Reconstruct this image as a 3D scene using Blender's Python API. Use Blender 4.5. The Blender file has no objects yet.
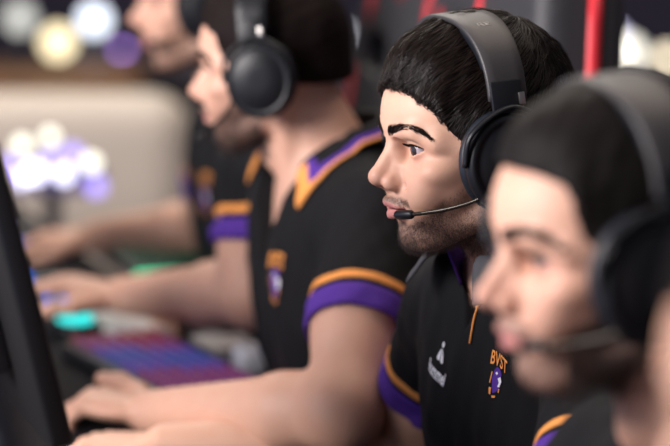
import bpy, bmesh, math, random
import numpy as np
from mathutils import Vector, Matrix
from mathutils.bvhtree import BVHTree
random.seed(7); rng = np.random.default_rng(7)
C = bpy.context.scene.collection
V = lambda *a: np.array(a, dtype=np.float64)
# ------------------------------------------------------------------ camera, world, lights, exposure
CAM_Z, PITCH, F = 1.47, math.radians(8.8), 2500.0
sc = bpy.context.scene
cd = bpy.data.cameras.new('camera'); cam = bpy.data.objects.new('camera', cd); C.objects.link(cam)
cam.location = (0, 0, CAM_Z); cam.rotation_euler = (math.pi/2 - PITCH, 0, 0)
cd.sensor_width = 36; cd.lens = 36*F/670; cd.clip_end = 100
cd.dof.use_dof = True; cd.dof.focus_distance = 2.42; cd.dof.aperture_fstop = 2.8
sc.camera = cam
sc.view_settings.view_transform = 'Standard'; sc.view_settings.look = 'None'
sc.view_settings.gamma = 1; sc.view_settings.use_curve_mapping = False
sc.view_settings.exposure = 0.0
w = bpy.data.worlds.new('hall'); sc.world = w; w.use_nodes = True
w.node_tree.nodes['Background'].inputs[0].default_value = (0.62, 0.58, 0.70, 1)
w.node_tree.nodes['Background'].inputs[1].default_value = 0.21
def area(name, loc, target, size, power, col):
    l = bpy.data.lights.new(name, 'AREA'); l.energy = power; l.color = col; l.shape = 'RECTANGLE'
    l.size, l.size_y = size
    o = bpy.data.objects.new(name, l); C.objects.link(o); o.location = loc
    o.rotation_euler = (Vector(target) - Vector(loc)).to_track_quat('-Z', 'Y').to_euler()
    return o
area('ceiling_softlight', (-3.1, 0.95, 2.5), (0.0, 2.6, 1.1), (2.4, 1.8), 345, (1.0, 0.94, 0.945))
area('ceiling_softlight', (0.6, 3.6, 3.8), (0.1, 2.9, 1.0), (2.4, 2.4), 48, (1.0, 0.82, 0.68))
area('ceiling_softlight', (-1.0, 7.2, 4.2), (-0.8, 6.8, 0.0), (3.0, 2.0), 175, (1.0, 0.92, 0.82))

def W(px, py, D):
    """point of the place seen at this spot of the frame, D metres along the view axis"""
    x = (px-335)/F*D; v = -(py-223)/F*D
    return V(x, D*math.cos(PITCH)+v*math.sin(PITCH), CAM_Z - D*math.sin(PITCH)+v*math.cos(PITCH))
DESK = 0.765
def on_desk(px, py, z=DESK):
    a = math.tan(PITCH + math.atan((py-223)/F)); Y = (CAM_Z-z)/a
    D = Y*math.cos(PITCH)+(CAM_Z-z)*math.sin(PITCH)
    return V((px-335)/F*D, Y, z)

# ------------------------------------------------------------------ materials
def mat(name, col, rough=.5, metal=0, spec=.5, noise=None, bump=0, scale=200, sheen=0, emit=None, estr=0, coat=0):
    m = bpy.data.materials.new(name); m.use_nodes = True
    nt = m.node_tree; b = nt.nodes['Principled BSDF']
    b.inputs['Base Color'].default_value = (*col, 1); b.inputs['Roughness'].default_value = rough
    b.inputs['Metallic'].default_value = metal; b.inputs['Specular IOR Level'].default_value = spec
    b.inputs['Sheen Weight'].default_value = sheen; b.inputs['Coat Weight'].default_value = coat
    if emit: b.inputs['Emission Color'].default_value = (*emit, 1); b.inputs['Emission Strength'].default_value = estr
    if noise or bump:
        tc = nt.nodes.new('ShaderNodeTexCoord'); n = nt.nodes.new('ShaderNodeTexNoise')
        n.inputs['Scale'].default_value = scale; n.inputs['Detail'].default_value = 4
        nt.links.new(tc.outputs['Object'], n.inputs['Vector'])
        if noise:
            mx = nt.nodes.new('ShaderNodeMix'); mx.data_type = 'RGBA'
            mx.inputs[6].default_value = (*col, 1); mx.inputs[7].default_value = (*noise, 1)
            nt.links.new(n.outputs['Fac'], mx.inputs[0]); nt.links.new(mx.outputs[2], b.inputs['Base Color'])
        if bump:
            bp = nt.nodes.new('ShaderNodeBump'); bp.inputs['Strength'].default_value = bump; bp.inputs['Distance'].default_value = .001
            nt.links.new(n.outputs['Fac'], bp.inputs['Height']); nt.links.new(bp.outputs['Normal'], b.inputs['Normal'])
    return m
def skin_mat(name, base, flush, beard):
    m = bpy.data.materials.new(name); m.use_nodes = True; nt = m.node_tree; b = nt.nodes['Principled BSDF']
    L = nt.links.new
    tc = nt.nodes.new('ShaderNodeTexCoord')
    def attr(n):
        a = nt.nodes.new('ShaderNodeAttribute'); a.attribute_name = n; return a.outputs['Fac']
    def mix(fac, a, c):
        x = nt.nodes.new('ShaderNodeMix'); x.data_type = 'RGBA'; L(fac, x.inputs[0])
        for s, q in ((6, a), (7, c)):
            if isinstance(q, tuple): x.inputs[s].default_value = (*q, 1)
            else: L(q, x.inputs[s])
        return x.outputs[2]
    def math_(op, a, c):
        x = nt.nodes.new('ShaderNodeMath'); x.operation = op; x.use_clamp = True
        for s, q in ((0, a), (1, c)):
            if isinstance(q, float): x.inputs[s].default_value = q
            else: L(q, x.inputs[s])
        return x.outputs[0]
    def noise(s, d=3):
        n = nt.nodes.new('ShaderNodeTexNoise'); n.inputs['Scale'].default_value = s; n.inputs['Detail'].default_value = d
        L(tc.outputs['Object'], n.inputs['Vector']); return n.outputs['Fac']
    c = mix(math_('MULTIPLY', noise(45), .5), base, flush)
    c = mix(attr('flush'), c, flush)
    c = mix(attr('lips'), c, (0.50, 0.20, 0.18))
    st = math_('MULTIPLY', math_('ADD', math_('MULTIPLY', noise(900, 1), 1.0), .05), attr('beard'))
    c = mix(math_('MULTIPLY', st, 1.35), c, beard)
    L(c, b.inputs['Base Color'])
    b.inputs['Roughness'].default_value = .52; b.inputs['Specular IOR Level'].default_value = .38
    b.inputs['Subsurface Weight'].default_value = .12; b.inputs['Subsurface Radius'].default_value = (.010, .004, .002)
    b.inputs['Subsurface Scale'].default_value = .6
    bp = nt.nodes.new('ShaderNodeBump'); bp.inputs['Strength'].default_value = .16; bp.inputs['Distance'].default_value = .001
    L(noise(700, 2), bp.inputs['Height']); L(bp.outputs['Normal'], b.inputs['Normal'])
    return m
M = {}
M['skin'] = skin_mat('skin', (0.63, 0.385, 0.27), (0.54, 0.26, 0.185), (0.075, 0.042, 0.030))
M['skin_pale'] = skin_mat('skin_pale', (0.64, 0.385, 0.275), (0.55, 0.26, 0.185), (0.06, 0.035, 0.028))
M['hair'] = mat('hair', (0.0055, 0.004, 0.0036), .65, spec=.12)
M['strand'] = mat('hair_strand', (0.014, 0.008, 0.006), .38, spec=.36)
M['hair_brown'] = mat('hair_brown', (0.009, 0.005, 0.0045), .7, spec=.1)
M['brow'] = mat('brow_strand', (0.010, 0.0065, 0.005), .75, spec=.15)
M['beard'] = mat('beard_strand', (0.045, 0.025, 0.018), .5)
M['shirt'] = mat('black_jersey', (0.0062, 0.0062, 0.0072), .85, spec=.22, bump=.25, scale=900)
M['orange'] = mat('orange_trim', (0.83, 0.33, 0.085), .8, spec=.2, bump=.2, scale=900)
M['purple'] = mat('purple_knit', (0.085, 0.032, 0.27), .85, spec=.2, bump=.3, scale=900)
M['white'] = mat('white_print', (0.80, 0.80, 0.82), .7)
M['grey_cloth'] = mat('grey_collar', (0.06, 0.06, 0.066), .85, bump=.3, scale=700)
M['trousers'] = mat('trousers', (0.014, 0.014, 0.018), .9, spec=.2, bump=.3, scale=600)
M['hp_black'] = mat('headset_plastic', (0.006, 0.0068, 0.009), .42, spec=.35)
M['hp_grey'] = mat('headset_band', (0.037, 0.034, 0.037), .5, noise=(0.031, 0.030, 0.030), bump=.1, scale=500)
M['hp_pad'] = mat('headset_leatherette', (0.007, 0.010, 0.016), .42, spec=.5, bump=.15, scale=300)
M['hp_metal'] = mat('headset_metal', (0.42, 0.40, 0.37), .3, metal=1)
M['boom'] = mat('boom_metal', (0.030, 0.025, 0.018), .25, metal=.6)
M['glyph'] = mat('band_mark', (0.32, 0.30, 0.27), .5)
M['sclera'] = mat('sclera', (0.42, 0.36, 0.37), .25, noise=(0.40, 0.29, 0.29), scale=90, coat=.5)
M['iris'] = mat('iris', (0.016, 0.010, 0.009), .3, noise=(0.028, 0.016, 0.012), scale=600, spec=.4)
M['pupil'] = mat('pupil', (0.003, 0.003, 0.003), .1, coat=1)
M['desk'] = mat('desk_top', (0.011, 0.010, 0.012), .85, spec=.06, noise=(0.016, 0.015, 0.017), bump=.1, scale=60)
M['mon'] = mat('monitor_shell', (0.008, 0.008, 0.009), .5, spec=.35, bump=.06, scale=300)
M['mon_blue'] = mat('monitor_shell_slate', (0.020, 0.026, 0.036), .5)
M['screen'] = mat('screen_glow', (0.01, 0.01, 0.012), .2, emit=(0.45, 0.52, 0.8), estr=1.1)
M['chair'] = mat('chair_leatherette', (0.034, 0.034, 0.039), .55, spec=.4, bump=.15, scale=250)
M['chair_grey'] = mat('chair_grey_panel', (0.042, 0.042, 0.046), .6, spec=.4, bump=.15, scale=250)
M['red'] = mat('red_trim', (0.62, 0.022, 0.035), .5, bump=.1, scale=250)
M['dark_metal'] = mat('dark_metal', (0.03, 0.03, 0.032), .4, metal=.7)
def led(n, c, s): M[n] = mat(n, (0.02, 0.02, 0.02), .4, emit=c, estr=s)

# ------------------------------------------------------------------ scene helpers
def empty(name, loc, label=None, cat=None, group=None, rot=None):
    o = bpy.data.objects.new(name, None); C.objects.link(o); o.empty_display_size = .05
    if rot is not None: o.matrix_world = Matrix.LocRotScale(Vector(loc), rot, None)
    else: o.location = Vector(loc)
    tag(o, label, cat, group); return o
def tag(o, label=None, cat=None, group=None, kind=None):
    for k, v in (('label', label), ('category', cat), ('group', group), ('kind', kind)):
        if v: o[k] = v
    return o
def mesh_obj(name, verts, faces, m, parent=None, smooth=True, off=None):
    me = bpy.data.meshes.new(name)
    v = np.asarray(verts, dtype=np.float64)
    if off is not None: v = v - np.asarray(off)
    if isinstance(faces, np.ndarray):
        n, k = faces.shape
        me.vertices.add(len(v)); me.vertices.foreach_set('co', v.astype(np.float32).ravel())
        me.loops.add(n*k); me.loops.foreach_set('vertex_index', faces.astype(np.int32).ravel())
        me.polygons.add(n); me.polygons.foreach_set('loop_start', np.arange(0, n*k, k, dtype=np.int32))
        me.update(calc_edges=True); me.validate()
    else:
        me.from_pydata([tuple(p) for p in v], [], [tuple(f) for f in faces]); me.update()
    if smooth: me.polygons.foreach_set('use_smooth', np.ones(len(me.polygons), bool))
    for x in (m if isinstance(m, (list, tuple)) else [m]): me.materials.append(x)
    o = bpy.data.objects.new(name, me); C.objects.link(o)
    if parent is not None: o.parent = parent
    return o
def bm_obj(name, bm, m, parent=None, smooth=True):
    me = bpy.data.meshes.new(name); bm.normal_update(); bm.to_mesh(me); bm.free()
    if smooth:
        me.polygons.foreach_set('use_smooth', np.ones(len(me.polygons), bool))
        try: me.set_sharp_from_angle(angle=math.radians(40))
        except Exception: pass
    for x in (m if isinstance(m, (list, tuple)) else [m]): me.materials.append(x)
    o = bpy.data.objects.new(name, me); C.objects.link(o)
    if parent is not None: o.parent = parent
    return o
def box_bm(size, loc=(0, 0, 0), bev=.003, seg=2, rot=None, bm=None):
    b = bmesh.new(); bmesh.ops.create_cube(b, size=1)
    for v in b.verts: v.co = Vector((v.co.x*size[0], v.co.y*size[1], v.co.z*size[2]))
    if bev: bmesh.ops.bevel(b, geom=b.edges[:], offset=bev, segments=seg, affect='EDGES', profile=.5)
    mtx = Matrix.Translation(Vector(loc)) @ (rot.to_4x4() if rot is not None else Matrix.Identity(4))
    bmesh.ops.transform(b, matrix=mtx, verts=b.verts[:])
    if bm is None: return b
    t = bpy.data.meshes.new('t'); b.to_mesh(t); b.free(); bm.from_mesh(t); bpy.data.meshes.remove(t); return bm
def tube(pts, r, n=10, closed=False, flat=1.0):
    """swept tube, returns verts, faces"""
    pts = [np.asarray(p, float) for p in pts]; rs = r if hasattr(r, '__len__') else [r]*len(pts)
    vs, fs = [], []; N = len(pts); prev = None
    for i, p in enumerate(pts):
        a = pts[(i-1) % N] if (i or closed) else p; c = pts[(i+1) % N] if (i < N-1 or closed) else p
        t = c-a; t /= np.linalg.norm(t)+1e-12
        if prev is None: prev = np.array([0, 0, 1.]) if abs(t[2]) < .9 else np.array([1., 0, 0])
        u = prev - t*np.dot(prev, t); u /= np.linalg.norm(u); prev = u; q = np.cross(t, u)
        for k in range(n):
            an = 2*math.pi*k/n; vs.append(p + rs[i]*(u*math.cos(an)*flat+q*math.sin(an)))
    for i in range(N if closed else N-1):
        for k in range(n):
            j = (i+1) % N; fs.append((i*n+k, i*n+(k+1) % n, j*n+(k+1) % n, j*n+k))
    if not closed: fs.append(tuple(range(n))[::-1]); fs.append(tuple((N-1)*n+k for k in range(n)))
    return vs, fs
def lathe(profile, axis, n=40, squash=(1, 1), center=(0, 0, 0)):
    """profile of (radius, height) turned about axis 'x','y' or 'z'"""
    vs, fs = [], []
    for r, h in profile:
        for k in range(n):
            a = 2*math.pi*k/n; p = (r*math.cos(a)*squash[0], r*math.sin(a)*squash[1])
            v = {'y': (p[0], h, p[1]), 'z': (p[0], p[1], h), 'x': (h, p[0], p[1])}[axis]
            vs.append([v[i]+center[i] for i in range(3)])
    for i in range(len(profile)-1):
        for k in range(n): fs.append((i*n+k, i*n+(k+1) % n, (i+1)*n+(k+1) % n, (i+1)*n+k))
    fs.append(tuple(range(n))); fs.append(tuple((len(profile)-1)*n+k for k in range(n))[::-1])
    return vs, fs
def fixn(o):
    b = bmesh.new(); b.from_mesh(o.data); bmesh.ops.recalc_face_normals(b, faces=b.faces[:]); b.to_mesh(o.data); b.free(); return o
def merge(parts):
    vs, fs = [], []
    for v, f in parts:
        k = len(vs); vs += [tuple(p) for p in v]; fs += [tuple(i+k for i in q) for q in f]
    return vs, fs
def arc(pts, n=24):
    """Catmull-Rom through pts"""
    P = [np.asarray(p, float) for p in pts]; P = [2*P[0]-P[1]]+P+[2*P[-1]-P[-2]]; out = []
    for i in range(1, len(P)-2):
        for k in range(n):
            t = k/n; a, b, c, d = P[i-1:i+3]
            out.append(.5*((2*b)+(c-a)*t+(2*a-5*b+4*c-d)*t*t+(3*b-a-3*c+d)*t**3))
    out.append(P[-2]); return out

# ------------------------------------------------------------------ signed distance modelling
def smin(a, b, k):
    h = np.clip(.5+.5*(b-a)/k, 0, 1); return b+(a-b)*h-k*h*(1-h)
def smax(a, b, k): return -smin(-a, -b, k)
def ell(P, c, r, R=None):
    p = P-np.asarray(c, P.dtype)
    if R is not None: p = p@np.asarray(R, P.dtype)
    r = np.asarray(r, P.dtype)
    k0 = np.linalg.norm(p/r, axis=1); k1 = np.linalg.norm(p/(r*r), axis=1)
    return k0*(k0-1)/np.maximum(k1, 1e-9)
def rc(P, a, b, r1, r2):
    a = np.asarray(a, P.dtype); b = np.asarray(b, P.dtype); ba = b-a; pa = P-a
    t = np.clip(pa@ba/max(float(ba@ba), 1e-12), 0, 1)
    return np.linalg.norm(pa-t[:, None]*ba, axis=1)-(r1+(r2-r1)*t)
def surf(f, lo, hi, h, proj=1):
    """surface nets over sparse blocks: returns verts, quads"""
    B = 8; lo = np.asarray(lo, float); nb = np.ceil((np.asarray(hi)-lo)/(B*h)).astype(int)
    g = np.stack(np.meshgrid(*[np.arange(n) for n in nb], indexing='ij'), -1).reshape(-1, 3)
    keep = []
    for i in range(0, len(g), 400000):
        cc = lo+(g[i:i+400000]+.5)*(B*h); keep.append(np.abs(f(cc.astype(np.float32))) < B*h*.87*1.25)
    g = g[np.concatenate(keep)]
    N = nb*B+2
    cor = np.stack(np.meshgrid(*[np.arange(B+1)]*3, indexing='ij'), -1).reshape(-1, 3)
    vk, vp, quads = [], [], []
    CH = 700
    for i in range(0, len(g), CH):
        gb = g[i:i+CH]; idx = gb[:, None, :]*B+cor[None]
        d = f((lo+idx.reshape(-1, 3)*h).astype(np.float32)).reshape(len(gb), B+1, B+1, B+1)
        s = d < 0
        cnt = np.zeros((len(gb), B, B, B), np.int8); acc = np.zeros((len(gb), B, B, B, 3)); ne = np.zeros((len(gb), B, B, B))
        for dx in (0, 1):
            for dy in (0, 1):
                for dz in (0, 1): cnt += s[:, dx:dx+B, dy:dy+B, dz:dz+B]
        act = (cnt > 0) & (cnt < 8)
        for ax in range(3):
            o = [q for q in range(3) if q != ax]
            for e1 in (0, 1):
                for e2 in (0, 1):
                    st = [0, 0, 0]; st[o[0]] = e1; st[o[1]] = e2; en = list(st); en[ax] = 1
                    a = d[:, st[0]:st[0]+B, st[1]:st[1]+B, st[2]:st[2]+B]; b = d[:, en[0]:en[0]+B, en[1]:en[1]+B, en[2]:en[2]+B]
                    c = (a < 0) != (b < 0); t = np.where(c, a/np.where(c, a-b, 1), 0)
                    acc[..., ax] += np.where(c, t, 0); acc[..., o[0]] += c*e1; acc[..., o[1]] += c*e2; ne += c
        wb, wx, wy, wz = np.nonzero(act)
        base = gb[wb]*B+np.stack([wx, wy, wz], -1)
        vk.append((base[:, 0]*N[1]+base[:, 1])*N[2]+base[:, 2])
        vp.append(lo+(base+acc[wb, wx, wy, wz]/ne[wb, wx, wy, wz][:, None])*h)
        for ax in range(3):
            en = [0, 0, 0]; en[ax] = 1
            a = s[:, :B, :B, :B]; b = s[:, en[0]:en[0]+B, en[1]:en[1]+B, en[2]:en[2]+B]
            qb, qx, qy, qz = np.nonzero(a != b)
            c = gb[qb]*B+np.stack([qx, qy, qz], -1)
            u, v = [(1, 2), (2, 0), (0, 1)][ax]; U = np.zeros(3, int); U[u] = 1; Vv = np.zeros(3, int); Vv[v] = 1
            cs = np.stack([c-U-Vv, c-Vv, c, c-U], 1)
            fl = ~a[qb, qx, qy, qz]
            cs[fl] = cs[fl][:, ::-1]
            quads.append((cs[..., 0]*N[1]+cs[..., 1])*N[2]+cs[..., 2])
    vk = np.concatenate(vk); vp = np.concatenate(vp); q = np.concatenate(quads)
    od = np.argsort(vk); vk = vk[od]; vp = vp[od]
    ix = np.searchsorted(vk, q); ix[ix >= len(vk)] = 0
    ok = (vk[ix] == q).all(1); q = ix[ok]
    for _ in range(proj):
        P = vp.astype(np.float32); e = h*.5; d0 = f(P); gr = np.empty_like(vp)
        for k in range(3):
            s_ = np.zeros(3, np.float32); s_[k] = e
            gr[:, k] = (f(P+s_)-f(P-s_))/(2*e)
        gn = np.maximum((gr**2).sum(1), .2)
        vp = vp-np.clip(d0/gn, -h*.5, h*.5)[:, None]*gr
    return vp, q
def wob(P, s, seed=0):
    r = np.random.default_rng(seed); o = np.zeros(len(P), P.dtype)
    for k in range(5):
        v = r.normal(size=3)*s*(1+.5*k); o += np.sin(P@v.astype(P.dtype)+r.uniform(0, 6.28))/(1+.4*k)
    return o/2.5

# ------------------------------------------------------------------ head (millimetres; x forward, y left, z up, origin between the ears)
def I(x, xs, ys): return np.interp(x, xs, ys).astype(np.float32)
def head_sdf(p, k):
    q = p.copy(); q[:, 1] = np.abs(q[:, 1]); nz = k.get('nose', 1.0)
    d = ell(q, (0, 0, 46), (95, 76, 82))
    d = smin(d, ell(q, (46, 0, 46), (46, 60, 46)), 12)                        # forehead
    d = smin(d, ell(q, (38, 0, -8), (54, 63, 56)), 14)                        # mid face
    d = smin(d, ell(q, (52, 0, -50), (38, 42, 36)), 12)
    d = smin(d, ell(q, (68, 0, -35), (31, 29, 23)), 12)                       # muzzle
    d = smin(d, rc(q, (8, 54, -8), (14, 50, -52), 13, 12), 14)                # ramus
    d = smin(d, rc(q, (14, 49, -52), (67, 19, -75), 13, 12), 12)              # jaw line
    d = smin(d, ell(q, (74, 0, -73), (15, 21, 15)), 9)                        # chin
    d = smin(d, ell(q, (61, 49, -4), (20, 14, 12)), 14)                       # cheekbone
    d = smin(d, ell(q, (72, 30, -24), (18, 18, 20)), 14)
    d = smin(d, rc(q, (86.5, 9, 36), (79, 38, 37), 7.5, 7), 10)                   # brow ridge
    d = smin(d, rc(q, (80, 38, 37), (64, 54, 27), 7, 6), 10)
    d = smin(d, rc(q, (64, 54, 27), (40, 64, 18), 6, 7), 16)
    d = smax(d, -ell(q, (95, 32, 16), (18, 18, 12)), 9)                       # eye socket
    d = smax(d, -ell(q, (89, 15, 17), (13, 8, 12)), 6)
    e = np.array([71, 30.5, 18], np.float32)
    rr = np.linalg.norm(q-e, axis=1)
    d = smin(d, rr-13.9, 4)                                                   # lids over the eyeball
    d = smin(d, rc(q, (80, 18, 28.5), (73, 44, 28), 3.2, 3.0), 5)
    d = smin(d, rc(q, (80, 0, 36), (88, 0, 20), 7.5, 6.5), 8)                     # nose bridge
    d = smin(d, rc(q, (86.5, 0, 24), (91+18.5*nz, 0, -7), 6.5, 8.5), 6)
    d = smin(d, ell(q, (91+19*nz, 0, -9), (9.5, 9.5, 8.5)), 5)                # tip
    d = smin(d, rc(q, (86, 4, 8), (96, 8, -12), 7.5, 8), 8)
    d = smin(d, ell(q, (97, 12.5, -15), (11.5, 6.5, 8)), 5)                   # wing
    d = smin(d, rc(q, (91+15*nz, 0, -15), (96, 0, -24), 4.5, 4), 5)
    d = smax(d, -ell(q, (103, 7.5, -21), (7.5, 3.8, 4.0)), 2)                   # nostril
    d = smax(d, -rc(q, (98, 21, -10), (88, 26, -20), 1.2, .8), 7)              # wing crease
    d = smin(d, rc(q, (99.5, 2, -34.5), (94, 14, -38), 5.6, 4.4), 4)                # upper lip
    d = smin(d, rc(q, (94, 14, -38), (83, 24, -41), 4.4, 2.2), 4)
    d = smin(d, rc(q, (96.5, 0, -47.5), (90, 13, -46.5), 6.2, 5), 4)              # lower lip
    d = smin(d, rc(q, (90, 13, -46.5), (83, 24, -42.5), 5, 2.2), 4)
    zm = -41.3+.004*q[:, 1]**2*0
    d = smax(d, -np.maximum(np.maximum(np.abs(q[:, 2]-zm)-.8, q[:, 1]-22), 87-q[:, 0]-q[:, 1]*.25), 1.5)
    d = smax(d, -ell(q, (94, 0, -59), (8, 16, 4)), 7)                        # fold under the lip
    # almond opening of the lids
    v = q[:, 1]-30.5; wz = q[:, 2]-18-.08*v
    wu = 6.2*(1-np.clip(np.abs(v)/15.5, 0, 1)**2.4); wl = -5.4*(1-np.clip(np.abs(v)/15.5, 0, 1)**2)
    op = np.maximum(np.maximum(np.maximum(wz-wu, wl-wz), 72-q[:, 0]), np.maximum(11.4-rr, rr-24))
    d = np.maximum(d, -op)
    # ears, flat under the ear cups
    ear = ell(q, (-6, 73, 4), (15, 6, 29)); ear = smax(ear, -ell(q, (-3, 80, 6), (9, 6, 18)), 4)
    ear = smin(ear, ell(q, (0, 73, -20), (9, 5, 9)), 6)
    d = smin(d, ear, 6)
    return d
def xh(z, k):
    s = k.get('hairline', 0)
    if 'xh' in k: return I(z, *k['xh'])
    return I(z, [-30, -12, 10, 30, 42, 55, 68, 74+s, 79+s, 140], [20, 27, 41, 52, 58, 67, 78, 86, 175, 175])
def hair_sdf(p, k):
    q = p.copy(); q[:, 1] = np.abs(q[:, 1]); t = k.get('top', 1.0)
    d = ell(q, (-4, 0, 52), (99, 83.5, 88))
    d = smin(d, ell(q, (52, 50, 66), (26, 22, 22)), 10)
    d = smin(d, ell(q, (4, 0, 92), (79, 64, 40+14*t)), 14)
    d = smin(d, ell(q, (45, 0, 92), (31+5*t, 52, 22+6*t)), 14)
    d = smin(d, ell(q, (73, 6, 84), (13, 30, 13)), 8)
    d = smin(d, ell(q, (-62, 0, 0), (36, 56, 52)), 16)
    d = smin(d, ell(q, (30, 66, 8), (18, 9, 30)), 8)
    d = d - .8*wob(p, .11, 3) - 1.7*wob(p, .06, 5)*max(t, .8)
    yb = np.clip(q[:, 1]/75, 0, 1)
    cut = (q[:, 0]-xh(q[:, 2]-6*(1-yb)*k.get('peak', 1), k))*.75
    cut = cut+1.6*wob(p, .22, 8)
    d = smax(d, cut, 3)
    zb = I(q[:, 0], [-90, -40, -12, 8, 14, 40], [-48, -44, -30, -22, -22, -20])+k.get('nape', 0)*np.clip((0-q[:, 0])/40, 0, 1)
    d = smax(d, (zb-q[:, 2])*.9, 4)
    d = smax(d, -ell(q, (-2, 78, 0), (24, 14, 34)), 3)
    return d
def beard_mask(p, k):
    x, y, z = p[:, 0], np.abs(p[:, 1]), p[:, 2]
    top = I(x, [10, 25, 45, 65, 78, 88], [14, 2, -16, -30, -44, -54])
    m = np.clip((top-z)/9, 0, 1)*np.clip((x-6)/10, 0, 1)*np.clip((z+106)/14, 0, 1)
    m *= np.where(x < 60, k.get('cheek', .55)+(1-k.get('cheek', .55))*np.clip((-46-z)/14, 0, 1), 1)
    mo = np.clip(1-np.abs(z+31-.010*y*y*0+ .12*y)/5.5, 0, 1)*(y < 30)*(x > 72)
    m = np.maximum(m, np.clip(mo*1.4, 0, 1))
    lip = lips_mask(p); m *= 1-lip; m *= np.where(x > 66, k.get('chin', 1), 1)
    return m
def lips_mask(p):
    x, y, z = p[:, 0], np.abs(p[:, 1]), p[:, 2]
    t = np.clip(y/23, 0, 1); up = -32-6*t**1.5; lo = -53+9.5*t**1.6
    return np.clip((up-z)/2, 0, 1)*np.clip((z-lo)/2, 0, 1)*(y < 24)*(x > 74)
def flush_mask(p):
    n = np.exp(-((p[:, 0]-108)**2/400+p[:, 1]**2/300+(p[:, 2]+12)**2/250))*.7
    c = np.exp(-((p[:, 0]-68)**2/500+(np.abs(p[:, 1])-42)**2/300+(p[:, 2]+12)**2/350))*.45
    e = np.exp(-((p[:, 0]-76)**2/120+(np.abs(p[:, 1])-33)**2/260+(p[:, 2]-13)**2/110))*.85
    return np.clip(n+c+e, 0, 1)

# ------------------------------------------------------------------ hands and body (metres, world)
def nrm(v): v = np.asarray(v, float); return v/np.linalg.norm(v)
def rotv(v, ax, a):
    ax = nrm(ax); return v*math.cos(a)+np.cross(ax, v)*math.sin(a)+ax*np.dot(ax, v)*(1-math.cos(a))
def hand_chain(Wr, d, n, side, curl=1.0, spread=1.0, thumb_up=0.0):
    """Wr wrist, d towards the fingers, n out of the back of the hand, side the direction of the thumb; list of tapered segments"""
    d = nrm(d); n = nrm(n-d*np.dot(n, d)); s = nrm(np.cross(n, d)); s = s if np.dot(s, side) > 0 else -s
    seg = []
    lens = [(.044, .026, .021), (.049, .030, .022), (.045, .028, .021), (.035, .021, .019)]
    for i, (off, base) in enumerate(((.027, .088), (.009, .092), (-.010, .087), (-.027, .078))):
        p = Wr+d*base+s*off+n*(.004-.10*abs(off)); r = (.0095, .0098, .0092, .0082)[i]
        seg.append((Wr+d*.03+s*off*.55, p, .012, .0115))
        dd = nrm(d+s*off*4.5*spread); ax = nrm(np.cross(n, dd)); a = 0
        for L, b in zip(lens[i], (math.radians(18+4*i)*curl, math.radians(42+3*i)*curl, math.radians(24)*curl)):
            a += b; dv = rotv(dd, ax, a); dv = dv if np.dot(dv, n) < np.dot(dd, n)+1e-6 else rotv(dd, ax, -a)
            seg.append((p, p+dv*L, r, r*.86)); p = p+dv*L; r *= .88
    t0 = Wr+d*.018+s*.022-n*.006
    t1 = t0+nrm(d*.75+s*.62-n*.22+n*thumb_up)*.045; t2 = t1+nrm(d*.92+s*.22-n*.28+n*thumb_up)*.034; t3 = t2+nrm(d*.96-s*.12-n*.30+n*thumb_up*.6)*.027
    seg += [(t0, t1, .016, .0125), (t1, t2, .0118, .0105), (t2, t3, .0105, .0085)]
    palm = (Wr+d*.048, (.050, .040, .0155), np.stack([d, s, n], 1))
    return seg, palm
class Person: pass
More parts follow.
